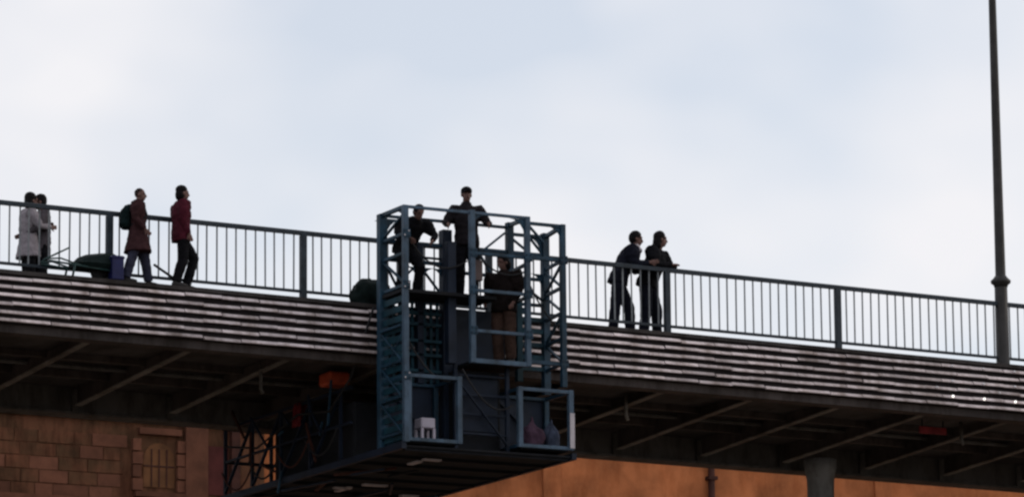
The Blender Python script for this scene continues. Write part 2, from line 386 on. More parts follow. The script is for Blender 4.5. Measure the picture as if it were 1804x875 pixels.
# top ring
H((-2.70, F, TOP-.02), (-.585, F, TOP-.02), SLt, .045, 'top_bar'); H((-2.70, B, TOP-.02), (-.47, B, TOP-.02), ST, .045, 'top_bar')
H((-2.70, F, TOP-.02), (-2.70, B, TOP-.02), ST, .06, 'top_bar'); H((-.585, F, TOP-.03), (-.47, B, TOP+.02), ST, .06, 'top_bar')
H((-.585, F, TOP-.10), (.04, F, TOP-.10), ST, .05, 'top_bar'); H((-.47, B, TOP-.12), (.16, B, TOP-.12), ST, .05, 'top_bar')
H((.04, F, TOP-.10), (.16, B, TOP-.12), ST, .06, 'top_bar')
# crossbars, front
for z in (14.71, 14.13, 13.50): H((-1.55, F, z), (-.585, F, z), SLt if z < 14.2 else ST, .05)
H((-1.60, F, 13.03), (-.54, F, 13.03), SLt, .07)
for z in (14.72, 13.08): H((-.585, F, z), (.04, F, z), ST, .06)
for z in (14.95, 14.66, 14.14): H((-2.70, B, z), (-1.60, B, z), ST, .055)
for z in (14.95, 14.55, 14.14): H((-1.60, B, z), (.16, B, z), ST, .05)
for z in (14.92, 14.62, 14.12, 13.5, 12.72): H((-2.70, F, z), (-2.70, B, z), ST, .05)
for z in (14.72, 14.30, 13.9, 13.5, 13.1): H((.04, F, z), (.16, B, z), ST, .05)
for z in (14.62, 14.10): H((-.585, F, z), (-.47, B, z), ST, .05)
# diagonals
for a_, b_ in (((-2.70, F, 15.25), (-2.70, B, 14.95)), ((-2.70, B, 14.62), (-2.70, F, 14.14)), ((-2.66, B, 14.62), (-2.40, B, 14.16)), ((-2.06, B, 14.62), (-1.66, B, 14.16)),
               ((-2.32, B, 14.4), (-2.06, B, 14.66)), ((.04, F, 14.70), (.16, B, 14.32)), ((.05, F, 14.28), (.15, B, 14.68)), ((.04, F, 13.9), (.16, B, 14.28)), ((-.55, F, 15.22), (-.30, F, 14.98)),
               ((-.47, B, 15.20), (-.20, B, 15.02)), ((.16, B, 14.92), (-.10, B, 15.2)), ((-.4, B, 14.55), (.14, B, 14.2)), ((-1.45, B, 14.95), (-1.15, B, 15.1)), ((-.9, B, 14.97), (-.55, B, 15.25)), ((-1.05, B, 14.95), (-.8, B, 14.58)),
               ((.04, F, 13.1), (.16, B, 13.5)), ((.04, F, 13.9), (.16, B, 13.52)), ((-2.70, F, 13.48), (-2.70, B, 12.75))):
    D(a_, b_, ST)
gusset(-2.70, F, 15.30, .26, -.34, 'y'); gusset(-2.70, B, 15.30, -.0 or .26, -.30, 'y'); gusset(-2.64, B, 15.30, .30, -.34, 'x')
gusset(-1.55, F, 15.31, .22, -.26, 'x'); gusset(-.62, F, 15.31, -.26, -.30, 'x'); gusset(.04, F, 15.24, -.26, -.32, 'x'); gusset(.10, B, 15.22, -.24, -.32, 'x'); gusset(.10, B, 14.64, -.2, -.28, 'x')
gusset(-2.10, B, 14.58, -.20, -.22, 'x'); gusset(-2.02, B, 14.58, .24, -.26, 'x'); gusset(-1.66, B, 14.58, -.2, -.22, 'x')
# small ladder of rungs between the inner posts
for z in (14.76, 14.84, 14.92): H((-2.36, B+.06, z), (-2.06, B+.06, z), NV, .035, 'rung')
for z in (14.66, 14.75): H((-2.02, B+.05, z), (-1.66, B+.05, z), NV, .035, 'rung')
# upper landing and panels behind and below it
box('landing_floor', (-2.74, F+.03, 14.02), (-1.62, B-.08, 14.07), M['floor'], gan); box('basket_floor', (-1.50, F+.04, 13.0), (-.63, B-.08, 13.055), M['floor'], gan)
box('landing_floor', (-1.618, F+.05, 14.02), (-1.10, B-.08, 14.07), M['floor'], gan)
for k in range(15):
    z = 11.80+.152*k; beam('side_louvre', (-2.705, F+.05, z), (-2.705, B-.07, z), .022, .098, TE, gan)
for k in range(9): box('mesh_bar', (-2.60+.108*k-.022, B+.02, 12.74), (-2.60+.108*k+.022, B+.045, 14.14), TE, gan)
for k in range(8): box('mesh_bar', (-2.63, B+.05, 12.80+.18*k), (-1.69, B+.07, 12.875+.18*k), NV, gan)
box('back_panel', (-1.50, B+.02, 13.0), (-.55, B+.05, 13.98), NV, gan)
for z in (13.85, 13.68, 13.42, 13.20, 12.95): H((-2.64, B-.03, z), (-1.70, B-.03, z), TE, .05)
for z in (13.9, 13.72, 13.5, 13.3, 13.12): H((-.36, B, z), (.10, B, z), TE, .075)
P(-.32, B, 12.9, 14.2, TE, .10)
# central shaft below the front frame
box('shaft_housing', (-1.60, F+.42, 11.70), (-.86, B-.08, 12.95), M['floor'], gan, .01)
box('shaft_panel', (-1.55, F+.39, 12.0), (-.92, F+.417, 12.85), NV, gan)
for u in (-1.70, -.80): P(u, F+.30, 11.70, 13.0, NV, .06)
for z in (11.95, 12.25, 12.55, 12.85): H((-1.70, F+.30, z), (-.80, F+.30, z), NV, .035, 'rung')
D((-1.70, F+.27, 12.8), (-.82, F+.27, 11.8), NV, .04)
# framing proud of the side panel, bolted plates, hoses and cables
for z in (11.85, 12.4, 12.95, 13.5): H((-2.75, F+.05, z), (-2.75, B-.05, z), ST, .04)
for z in (11.87, 12.42, 12.97): D((-2.752, F+.06, z), (-2.752, B-.06, z+.5), ST, .035)
for u, z in ((-2.70, 14.92), (-2.70, 14.12), (-2.70, 12.72), (-1.55, 14.71), (-1.55, 14.13), (-1.55, 13.50), (-.585, 14.71), (-.585, 14.13), (-.585, 13.50), (.04, 14.72), (.04, 13.08)):
    box('joint_plate', (u-.065, F-.056, z-.065), (u+.065, F-.046, z+.065), ST, gan, .003)
    for a_ in (-.035, .035):
        for b_ in (-.035, .035): box('bolt', (u+a_-.011, F-.066, z+b_-.011), (u+a_+.011, F-.057, z+b_+.011), M['pale'] if (a_*b_ > 0 and u < -2) else NV, gan)
for k, (x0, z0, x1, z1, sag) in enumerate(((-2.66, 15.0, -1.58, 14.6, .30), (-1.5, 14.9, -.6, 14.5, .22), (-.5, 14.4, .05, 13.6, .12), (-2.66, 13.4, -1.7, 12.8, .35), (-1.7, 12.9, -.8, 12.4, .28))):
    rod('hose', [(x0+(x1-x0)*t, F+.10+.06*math.sin(3*t+k), z0+(z1-z0)*t-sag*4*t*(1-t)) for t in (i/14 for i in range(15))], .014, M['rubber'], gan, 8)
rod('power_cable', [(-2.80, B+.1, 13.9), (-2.86, .0, 12.9), (-2.84, .8, 12.5), (-2.82, 2.0, 12.62), (-2.8, 3.6, 12.3), (-2.79, 4.9, 12.5)], .018, M['rubber'], gan, 8)
# the two open cages at the foot
def cage(u0, u1, z0, z1, pale):
    for u in (u0, u1):
        for y in (F, B):
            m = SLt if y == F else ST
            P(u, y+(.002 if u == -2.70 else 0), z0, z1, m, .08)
    if pale: box('highlight_strip', (u1-.035, F-.055, z0+.03), (u1+.043, F-.042, z0+.58), M['pale'], gan)  # thin pale strip paints a bright highlight onto the right front post
    for z in (z0+.03, z1-.03):
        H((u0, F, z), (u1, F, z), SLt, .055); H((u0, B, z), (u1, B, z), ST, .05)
        for u in (u0, u1): H((u, F, z), (u, B, z), ST, .05)
    D((u0, B, z1-.06), (u1, B, z0+.1), NV); box('back_panel', (u0+.05, B+.03, z0+.02), (u1-.05, B+.055, z1-.05), NV, gan)
    box('cage_floor', (u0+.04, F+.04, z0-.02), (u1-.04, B-.04, z0+.02), M['floor'], gan)
cage(-2.655, -1.79, 11.72, 12.76, False); cage(-.74, .15, 11.74, 12.68, True)
# platform reaching under the bridge
box('platform_floor', (-2.69, F+.02, 11.63), (.15, 5.0, 11.66), M['floor'], gan)
for u in (-2.74, .20): box('edge_girder', (u-.04, F-.02, 11.60), (u+.04, 5.04, 11.70), NV, gan)
for k in range(9):
    y = F+.1+k*.8; box('floor_joist', (-2.69, y-.04, 11.585), (.15, y+.04, 11.628), M['floor'], gan)
for u in (-2.74, .20):
    for y in (.6, 1.7, 2.8, 3.9, 4.96):
        box('railing_post', (u-.025, y-.025, 11.721), (u+.025, y+.025, 12.80), NV, gan)
    H((u, .2, 12.80), (u, 5.0, 12.80), NV, .05, 'handrail'); H((u, .2, 12.25), (u, 5.0, 12.25), NV, .04, 'handrail')
    for y in (.6, 1.7, 2.8, 3.9): D((u, y, 12.78), (u, y+1.05, 11.75), NV, .05)
for z in (12.8, 12.25): H((-2.74, 4.98, z), (.2, 4.98, z), NV, .05, 'handrail')
for u in (-1.9, -1.0): box('railing_post', (u-.025, 4.96, 11.66), (u+.025, 5.01, 12.80), NV, gan)
box('hoist_housing', (-2.62, .35, 11.661), (-1.5, 3.3, 12.62), M['floor'], gan, .03)
box('hoist_housing', (-1.3, 2.2, 11.661), (-.3, 3.9, 12.35), M['floor'], gan, .03)
rq = random.Random(11)
for k in range(16):
    u = rq.uniform(-2.6, .05); y = rq.uniform(-1.2, 3.6); a_ = rq.uniform(-.5, .5); L_ = rq.uniform(.6, 1.9); z = 11.57-rq.uniform(0, .07)
    x1 = max(-2.65, min(.12, u+math.sin(a_)*L_)); y1 = min(4.9, y+math.cos(a_)*L_)
    beam('under_strut', (u, y, z), (x1, y1, z+rq.uniform(-.03, .01)), rq.uniform(.03, .07), rq.uniform(.02, .05), (NV, M['floor'], ST, M['pipe'])[k % 4], gan)
for k in range(12):
    y = rq.uniform(.8, 4.9); z = rq.uniform(11.75, 12.6); 
    beam('scaffold_tube', (-2.80-rq.uniform(0, .05), y, z), (-2.80-rq.uniform(0, .05), min(5, y+rq.uniform(-.5, .6)), z+rq.uniform(-.5, .7)), .035, .035, (NV, M['pipe'], ST)[k % 3], gan)
for k in range(4):
    y0 = .5+k*1.05; rod('hose', [(-2.85, y0+1.2*t, 12.2-.05*k-.35*4*t*(1-t)) for t in (i/10 for i in range(11))], .016, (M['rubber'], M['pipe'])[k % 2], gan, 8)
# pale plates bolted under the floor
for (u, y, su, sy) in ((-1.80, 2.5, .30, .10), (-1.72, 2.62, .09, .5), (-1.46, 2.0, .42, .12), (-1.9, -.88, .30, .10), (-2.0, -.5, .10, .35), (-.4, 2.9, .3, .15)):
    box('pale_plate', (u-su/2, y-sy/2, 11.555), (u+su/2, y+sy/2, 11.58), M['pale'], gan)
# hooks that carry it on the deck edge
for u in (-2.45, -.25):
    beam('hanger_arm', (u, B, 14.04), (u, -.12, 14.04), .09, .10, ST, gan); box('hanger_foot', (u-.12, -.22, 13.987+gz(u)), (u+.12, -.06, 14.10), NV, gan, .01)
wh = box('winch_housing', (-2.86, .75, 12.93), (-2.50, 1.15, 13.14), M['orange'], gan, .03); wh['label'] = 'orange-red winch housing'

# things on the gantry
def cloth_bundle(name, loc, size, m, label, cat, seed=1, parent=None, neck=False):
    rnd = random.Random(seed); bm = bmesh.new(); bmesh.ops.create_icosphere(bm, subdivisions=4, radius=1)
    ph = [Vector((rnd.uniform(-1, 1), rnd.uniform(-1, 1), rnd.uniform(-1, 1)))*4 for _ in range(6)]
    for v in bm.verts:
        d = sum(math.sin(v.co.dot(p)*1.3+i) for i, p in enumerate(ph))*.045
        d += noise.noise(v.co*3.2+ph[0])*.10+noise.noise(v.co*8+ph[1])*.05
        if neck and v.co.z > .35: k_ = 1-.75*min(1, (v.co.z-.35)/.35); v.co.x *= k_; v.co.y *= k_; v.co.z *= 1.12
        v.co *= 1+d
        if v.co.z < -.62: v.co.z = -.62
        v.co = Vector((v.co.x*size[0], v.co.y*size[1], (v.co.z+.62)*size[2]))
    o = bm_obj(name, bm, m, parent, True, loc); return tagit(o, label, cat)
bx = empty('equipment_case', (-2.22, -1.32, 11.742), 'small white equipment case on a stand in the left cage of the gantry', 'case')
box('case_body', (-2.36, -1.45, 11.96), (-2.12, -1.2, 12.12), M['white'], bx, .015)
for u in (-2.34, -2.14):
    for y in (-1.43, -1.22): box('leg', (u-.02, y-.02, 11.742), (u+.02, y+.02, 11.96), M['white'], bx)
cloth_bundle('cloth_sack', (-.36, -1.28, 11.762), (.19, .17, .30), M['mauve'], 'dull mauve sack standing in the right cage of the gantry', 'sack', 3, neck=True)
cloth_bundle('cloth_sack', (.02, -1.22, 11.762), (.12, .14, .30), M['bluecl'], 'greyish blue sack beside the mauve one in the right cage', 'sack', 5, neck=True)
bb_ = box('parts_box', (-1.50, F+.06, 14.30), (-1.33, F+.2, 14.62), mat('brown_grey_box', (.08, .06, .06), .8), None, .01)
tagit(bb_, 'small grey-brown box hung left of the worker in the gantry basket', 'box')
cloth_bundle('tarpaulin_bundle', (-2.62, -.20, 13.97), (.34, .22, .30), M['tarp'], 'dark green tarpaulin bundle on the ledge left of the gantry', 'bundle', 8)
# red cloth hung over the platform rail
bm = bmesh.new(); n = 14; rows = []
for i in range(n+1):
    t = i/n; row = []
    for j in range(9):
        s = (j/8-.5)*.34; q = (t-.5)*2
        y = .045*math.copysign(1, q)*min(1, abs(q)*5)+.015*math.sin(j*1.7+q*2); z = -.40*abs(q)**1.1*(1 if q < 0 else .7)+.03
        row.append(bm.verts.new((y, s, z)))
    rows.append(row)
for i in range(n):
    for j in range(8): bm.faces.new((rows[i][j], rows[i][j+1], rows[i+1][j+1], rows[i+1][j]))
bmesh.ops.solidify(bm, geom=bm.faces[:], thickness=.012)
tagit(bm_obj('hung_cloth', bm, M['red'], None, True, (-2.74, 2.1, 12.815)), 'dull red cloth hung over the platform rail under the bridge', 'cloth')
# red board under the deck at the right
rb = empty('warning_board', (8.5, .95, 13.18+gz(8.5)), 'small dull red board hung under the deck near the pier', 'board')
box('board', (8.24, .94, 12.88), (8.78, .965, 13.0), M['red'], rb, .004)
for u in (8.3, 8.72): box('strap', (u-.012, .945, 12.99), (u+.012, .96, 13.115), M['rubber'], rb)

# ------------------------------------------------------------------ handcart, crate, pole on the ledge
ct = empty('hand_cart', (-7.35, -.2, 13.985+gz(-7.35)), 'dark green covered handcart with thin teal handles on the ledge by the railing', 'handcart')
zc = 13.99+gz(-7.35)
bm = bmesh.new()
secs = [(-7.62, .10, .20), (-7.52, .18, .30), (-7.38, .22, .36), (-7.15, .22, .40), (-6.95, .20, .42), (-6.86, .16, .38)]
rr = []
for x, hw, zt in secs:
    rr.append([bm.verts.new((x, y, z)) for y, z in ((-.2-hw*.8, zc+.17), (-.2+hw*.8, zc+.17), (-.2+hw, zc+.24), (-.2+hw*.6, zc+zt), (-.2, zc+zt+.03), (-.2-hw*.6, zc+zt-.02), (-.2-hw, zc+.24))])
for a_, b_ in zip(rr, rr[1:]):
    for k in range(7): bm.faces.new((a_[k], a_[(k+1) % 7], b_[(k+1) % 7], b_[k]))
bm.faces.new(rr[0]); bm.faces.new(rr[-1][::-1])
bm_obj('covered_tray', bm, M['tarp'], ct, False)
for y in (-.36, -.04):
    rod('handle', [(-7.5, y, zc+.18), (-7.85, y, zc+.27), (-8.05, y, zc+.25), (-7.98, y, zc+.30), (-7.72, y, zc+.44)], .014, M['tealrod'], ct)
    rod('frame_bar', [(-8.03, y, zc+.22), (-7.0, y, zc+.14)], .016, M['tealrod'], ct)
    rod('leg', [(-7.62, y, zc+.19), (-7.66, y, zc)], .018, M['tealrod'], ct)
whl = rod('wheel', [(-7.16, -.24, zc+.13), (-7.16, -.16, zc+.13)], .13, M['rubber'], ct, 20)
cr_ = empty('plastic_crate', (-6.95, -.36, zc), 'dark blue plastic crate standing beside the backpack wearer', 'crate')
box('crate_body', (-7.05, -.45, zc+.0), (-6.86, -.28, zc+.37), M['bluebox'], cr_, .012)
box('crate_rim', (-7.06, -.46, zc+.32), (-6.85, -.27, zc+.36), M['bluebox'], cr_, .01)
pole = rod('metal_pole', [(-6.32, -.33, zc+.30), (-5.90, -.20, zc+.12), (-5.60, -.10, zc-.0+.012)], .02, M['rubber']); tagit(pole, 'short black pole lying aslant between the two standing people', 'pole')

# ------------------------------------------------------------------ people
def ellip(bm, c, r, rotm=None, seg=14):
    mtx = Matrix.Translation(Vector(c)) @ (rotm.to_4x4() if rotm else Matrix.Identity(4)) @ Matrix.Diagonal((*r, 1))
    bmesh.ops.create_uvsphere(bm, u_segments=seg, v_segments=seg//2+2, radius=1, matrix=mtx)
def loft(bm, rings, seg=18):
    """rings: (centre, l axis, f axis, rl, rf)"""
    V = []
    for c, la, fa, rl, rf in rings:
        V.append([bm.verts.new(Vector(c)+la*rl*math.copysign(abs(math.cos(t))**.85, math.cos(t))+fa*rf*math.copysign(abs(math.sin(t))**.85, math.sin(t))) for t in (2*math.pi*k/seg for k in range(seg))])
    for a, b in zip(V, V[1:]):
        for k in range(seg): bm.faces.new((a[k], a[(k+1) % seg], b[(k+1) % seg], b[k]))
    bm.faces.new(V[0][::-1]); bm.faces.new(V[-1])
def fuse(name, bm, vox, m, parent, smooth=4, folds=0.):
    bmesh.ops.recalc_face_normals(bm, faces=bm.faces)
    me = bpy.data.meshes.new(name); bm.to_mesh(me); bm.free()
    t = bpy.data.objects.new('tmp', me); COL.objects.link(t)
    r = t.modifiers.new('r', 'REMESH'); r.mode = 'VOXEL'; r.voxel_size = vox
    s = t.modifiers.new('s', 'SMOOTH'); s.iterations = smooth; s.factor = .5
    dg = bpy.context.evaluated_depsgraph_get(); dg.update()
    out = bpy.data.meshes.new_from_object(t.evaluated_get(dg)); out.name = name
    bpy.data.objects.remove(t, do_unlink=True); bpy.data.meshes.remove(me)
    if folds:
        nr = [v.normal.copy() for v in out.vertices]; sd = Vector((random.uniform(0, 50), 0, 0))
        for v, n_ in zip(out.vertices, nr):
            c = v.co; d = noise.noise(Vector((c.x*9, c.y*9, c.z*16))+sd)*.55+noise.noise(Vector((c.x*5, c.y*5, c.z*5))+sd)*.6+noise.noise(c*26+sd)*.22
            v.co = c+n_*d*folds
    shade(out); out.materials.clear(); out.materials.append(m)
    o = bpy.data.objects.new(name, out); COL.objects.link(o); o.parent = parent
    return o
JD = dict(pelvis=(0, 0, .95), waist=(-.005, 0, 1.09), chest=(.005, 0, 1.27), shl=(-.01, 0, 1.41), neck=(-.005, 0, 1.49), head=(.03, 0, 1.635),
          sL=(-.01, .185, 1.41), eL=(-.04, .235, 1.13), wL=(.05, .24, .90), sR=(-.01, -.185, 1.41), eR=(-.04, -.235, 1.13), wR=(.05, -.24, .90),
          hL=(0, .095, .93), kL=(.02, .105, .50), aL=(-.03, .11, .085), hR=(0, -.095, .93), kR=(.02, -.105, .50), aR=(-.03, -.11, .085),
          tL=0., tR=0., yaw=0., nod=0.)
def person(label, loc, face, scale, J, top, trousers, hair, hem=.86, topr=1., extra=(), hairstyle='short', sleeve=True, collar=None, flare=0., tw=1.08, group='people on the bridge'):
    j = dict(JD); j.update(J)
    for k in j:
        if isinstance(j[k], tuple): j[k] = Vector(j[k])
    root = empty('person', loc, label, 'person', group, face); root.scale = (scale,)*3
    X, Y = Vector((1, 0, 0)), Vector((0, 1, 0))
    hipax = (j['hL']-j['hR']).normalized(); shax = (j['sL']-j['sR']).normalized()
    def torso(bm, g, start=0, hemz=None):
        spine = [(j['pelvis']-Vector((0, 0, .10)), .13, .10, 0), (j['pelvis'], .168, .118, 0), (j['waist'], .145, .105, .3), (j['chest'], .17, .122, .7), (j['shl'], .155, .10, 1), ((j['shl']+j['neck'])/2, .10, .08, 1), (j['neck'], .058, .06, 1)]
        out = []
        for i, (c, rl, rf, t) in enumerate(spine):
            if i < start: continue
            d = (spine[min(i+1, 6)][0]-spine[max(i-1, 0)][0]).normalized()
            la = hipax.lerp(shax, t).normalized(); la = (la-d*la.dot(d)).normalized(); fa = d.cross(la)*-1
            out.append((c, la, fa, rl+g, rf+g))
        if hemz is not None:
            c0, la, fa, rl, rf = out[0]; d = (j['waist']-j['pelvis']).normalized(); dd = Vector((0, 0, 1)).lerp(d, .5).normalized()
            L = (j['pelvis'].z-hemz)
            out.insert(0, (j['pelvis']-dd*L, la, fa, .168+g+flare, .125+g+flare)); 
        loft(bm, out)
    # head frame
    hm = Matrix.Rotation(j['yaw'], 3, 'Z') @ Matrix.Rotation(j['nod'], 3, 'Y')
    hc = j['head']; hp = lambda a, b, c: hc+hm@Vector((a, b, c))
    # ---- body: one continuous surface
    bm = bmesh.new(); torso(bm, -.012)
    tube_bm(bm, [j['neck']-Vector((0, 0, .06)), j['neck'], hp(-.01, 0, -.06)], [.062, .056, .055], 12)
    ellip(bm, hp(-.012, 0, .028), (.096, .076, .098), hm); ellip(bm, hp(.018, 0, -.035), (.068, .060, .085), hm); ellip(bm, hp(.045, 0, -.085), (.036, .036, .026), hm)
    tube_bm(bm, [hp(.078, 0, .022), hp(.098, 0, -.008), hp(.108, 0, -.028), hp(.082, 0, -.036)], [.012, .014, .018, .014], 8)
    ellip(bm, hp(.083, 0, -.060), (.012, .024, .010), hm)
    for s in (1, -1):
        ellip(bm, hp(-.012, s*.077, -.008), (.022, .010, .032), hm); ellip(bm, hp(.079, s*.032, .032), (.014, .022, .008), hm)
    for s in 'LR':
        tube_bm(bm, [j['s'+s]-(j['s'+s]-j['shl'])*.25, j['s'+s], j['s'+s].lerp(j['e'+s], .35), j['e'+s], j['e'+s].lerp(j['w'+s], .3), j['w'+s]], [.055, .056, .048, .038, .040, .027], 12)
        h, k, a = j['h'+s], j['k'+s], j['a'+s]
        tube_bm(bm, [h+Vector((0, 0, .03)), h.lerp(k, .25), h.lerp(k, .7), k, k.lerp(a, .3), k.lerp(a, .7), a], [.085, .086, .066, .054, .056, .042, .034], 14)
        ang = j['t'+s]; fd = Vector((math.cos(ang), math.sin(ang)*.5+(.12 if s == 'L' else -.12), 0)).normalized() if True else X
        tube_bm(bm, [a+Vector((0, 0, .0))-fd*.045-Vector((0, 0, .045)), a+fd*.03-Vector((0, 0, .035)), a+fd*.12-Vector((0, 0, .055)), a+fd*.185-Vector((0, 0, .062))], [.034, .042, .034, .02], 10)
        # hand: palm, four fingers of unequal length, thumb from the side of the palm
        wv = j['w'+s]; hd = (wv-j['e'+s]).normalized(); hdv = j.get('hand'+s); hd = Vector(hdv).normalized() if hdv is not None else hd
        sd = hd.cross(Vector((0, 1, 0)) if abs(hd.y) < .8 else Vector((0, 0, 1))).normalized(); nm = sd.cross(hd)
        rotm = Matrix((hd, sd, nm)).transposed()
        ellip(bm, wv+hd*.045, (.055, .042, .017), rotm)
        for q, (off, ln) in enumerate(((-.030, .060), (-.010, .074), (.010, .070), (.029, .052))):
            b0 = wv+hd*.080+sd*off; curl = nm*(-.014)
            tube_bm(bm, [b0-hd*.02, b0, b0+hd*ln*.45+curl*.5, b0+hd*ln*.8+curl*1.7], [.010, .010, .009, .007], 7)
        tb = wv+hd*.025-sd*.032
        tube_bm(bm, [tb+sd*.015, tb, tb+hd*.03-sd*.026, tb+hd*.055-sd*.03-nm*.012], [.012, .012, .010, .008], 7)
    fuse('body', bm, .0095, M['skin'], root, 3)
    for s in (1, -1):
        bm = bmesh.new(); ellip(bm, hp(.076, s*.031, .014), (.010, .014, .008), hm, 8); o = bm_obj('eye', bm, M['eye'], None); o.parent = root
    bm = bmesh.new(); ellip(bm, hp(.091, 0, -.060), (.006, .022, .004), hm, 8); o = bm_obj('mouth', bm, M['pipe'], None); o.parent = root
    # ---- trousers
    bm = bmesh.new()
    sp = [(j['pelvis']-Vector((0, 0, .10)), .135, .105), (j['pelvis'], .172, .122), (j['waist']-Vector((0, 0, .02)), .148, .108)]
    d = (j['waist']-j['pelvis']).normalized(); la = (hipax-d*hipax.dot(d)).normalized(); loft(bm, [(c, la, d.cross(la)*-1, rl, rf) for c, rl, rf in sp])
    for s in 'LR':
        h, k, a = j['h'+s], j['k'+s], j['a'+s]
        tube_bm(bm, [h+Vector((0, 0, .04)), h.lerp(k, .25), h.lerp(k, .7), k, k.lerp(a, .3), k.lerp(a, .7), a+(k-a).normalized()*.01], [.092, .096*min(tw, 1.1), .086*tw, .078*tw, .077*tw, .072*tw, .068*tw], 14)
    fuse('trousers', bm, .014, trousers, root, 5, .014)
    # ---- shoes
    for s in 'LR':
        a = j['a'+s]; ang = j['t'+s]; fd = Vector((math.cos(ang), math.sin(ang)*.5+(.12 if s == 'L' else -.12), 0)).normalized(); bm = bmesh.new()
        tube_bm(bm, [a+Vector((0, 0, .03)), a-Vector((0, 0, .02))], [.046, .05], 12)
        tube_bm(bm, [a-fd*.065-Vector((0, 0, .044)), a+fd*.02-Vector((0, 0, .036)), a+fd*.12-Vector((0, 0, .048)), a+fd*.205-Vector((0, 0, .056))], [.038, .050, .044, .028], 12)
        o = fuse('shoe', bm, .011, M['shoe'], root, 3)
        for v in o.data.vertices: v.co.z = max(v.co.z, a.z-.085)
    # ---- jacket or coat
    bm = bmesh.new(); torso(bm, .022*topr, 1, hem)
    for s in 'LR':
        S_, E_, W_ = j['s'+s], j['e'+s], j['w'+s]
        tube_bm(bm, [S_-(S_-j['shl'])*.35, S_, S_.lerp(E_, .35), E_, E_.lerp(W_, .35), E_.lerp(W_, .93)], [.072, .076*topr, .067*topr, .058, .056, .047], 14)
    if collar: tube_bm(bm, [j['neck']-Vector((0, 0, .05)), j['neck']+Vector((0.005, 0, .035))], [.09, .078], 14)
    fuse('jacket', bm, .014, top, root, 5, .020)
    # ---- hair
    if hairstyle != 'cap':
        bm = bmesh.new()
        ellip(bm, hp(-.022, 0, .042), (.101, .086, .098), hm, 18); ellip(bm, hp(-.045, 0, .0), (.075, .082, .085), hm, 18)
        if hairstyle == 'long': ellip(bm, hp(-.065, 0, -.06), (.066, .088, .13), hm, 18); ellip(bm, hp(-.085, .01, -.11), (.05, .075, .09), hm)
        if hairstyle == 'bob': ellip(bm, hp(-.055, 0, -.03), (.082, .094, .105), hm, 18); ellip(bm, hp(-.03, 0, .06), (.10, .092, .09), hm, 18)
        if hairstyle == 'crop': bm.clear(); ellip(bm, hp(-.020, 0, .034), (.095, .081, .097), hm, 18)
        # trim the face open: push front-lower points back
        o = fuse('hair', bm, .010, hair, root, 9, .012)
        inv = hm.transposed()
        for v in o.data.vertices:
            q = inv@(v.co-hc)
            lim = .045 if q.z < .045 else .045+(q.z-.045)*.9
            if q.x > lim and q.z < .085: q.x = lim-.004; v.co = hc+hm@q
            v.co += Vector((random.gauss(0, .0016), random.gauss(0, .0016), random.gauss(0, .0016)))
    else:
        bm = bmesh.new(); ellip(bm, hp(-.012, 0, .055), (.104, .088, .078), hm, 18); ellip(bm, hp(-.03, 0, .02), (.085, .083, .06), hm, 18)
        loft(bm, [(hp(.06, 0, .040), hm@Y, hm@X, .070, .05), (hp(.10, 0, .036), hm@Y, hm@X, .062, .075), (hp(.10, 0, .026), hm@Y, hm@X, .062, .075), (hp(.06, 0, .026), hm@Y, hm@X, .07, .05)])
        fuse('cap', bm, .010, hair, root, 3)
    for f in extra: f(root, j, hp)
    return root
def backpack(m):
    def f(root, j, hp):
        bm = bmesh.new(); c = j['chest']; loft(bm, [(c+Vector((-.20, 0, -.27)), Vector((0, 1, 0)), Vector((1, 0, 0)), .13, .08), (c+Vector((-.23, 0, -.20)), Vector((0, 1, 0)), Vector((1, 0, 0)), .16, .12), (c+Vector((-.21, 0, .05)), Vector((0, 1, 0)), Vector((1, 0, 0)), .15, .11), (c+Vector((-.16, 0, .17)), Vector((0, 1, 0)), Vector((1, 0, 0)), .11, .07)])
        o = fuse('backpack', bm, .016, m, root, 6, .02)
        for s in (1, -1):
            bm = bmesh.new(); tube_bm(bm, [c+Vector((-.15, s*.10, .14)), c+Vector((-.04, s*.11, .20)), c+Vector((.10, s*.12, .13)), c+Vector((.14, s*.13, -.02)), c+Vector((.04, s*.17, -.16)), c+Vector((-.14, s*.13, -.22))], .02, 8)
            q = bm_obj('strap', bm, m, None); q.parent = o
    return f
def scarf(m):
    def f(root, j, hp):
        bm = bmesh.new(); n = j['neck']; tube_bm(bm, [n+Vector((.085*math.cos(t), .085*math.sin(t), .012+.01*math.cos(t))) for t in (2*math.pi*k/14 for k in range(15))], .032, 8)
        ellip(bm, n+Vector((.10, 0, -.045)), (.05, .085, .05)); fuse('scarf', bm, .012, m, root, 4)
    return f
def dz(u): return 13.985+gz(u)
CAMF = math.atan2(-math.cos(TH), -math.sin(TH))      # heading that looks at the camera
# couple embracing at the far left, behind the railing
person('person with dark hair in pale grey coat embracing at far left of the railing', (-7.54, 1.75, 13.965+gz(-7.54)), R(-8), .975,
       dict(eL=(.16, .25, 1.20), wL=(.33, .14, 1.26), eR=(.14, -.25, 1.18), wR=(.33, -.12, 1.20), head=(.055, -.02, 1.62), yaw=R(10)), M['greycoat'], M['black'], M['hair'], hem=.70, topr=1.35, flare=.05, hairstyle='bob')
person('person in dark grey coat hugged by the pale coat wearer at far left', (-7.31, 1.78, 13.965+gz(-7.31)), R(176), .975,
       dict(eL=(.15, .26, 1.16), wL=(.30, .16, 1.08), eR=(.15, -.26, 1.17), wR=(.30, -.15, 1.10), head=(.05, .03, 1.62), yaw=R(-15)), M['mixcoat'], M['black'], M['hair'], hem=.78, topr=1.15, hairstyle='short')
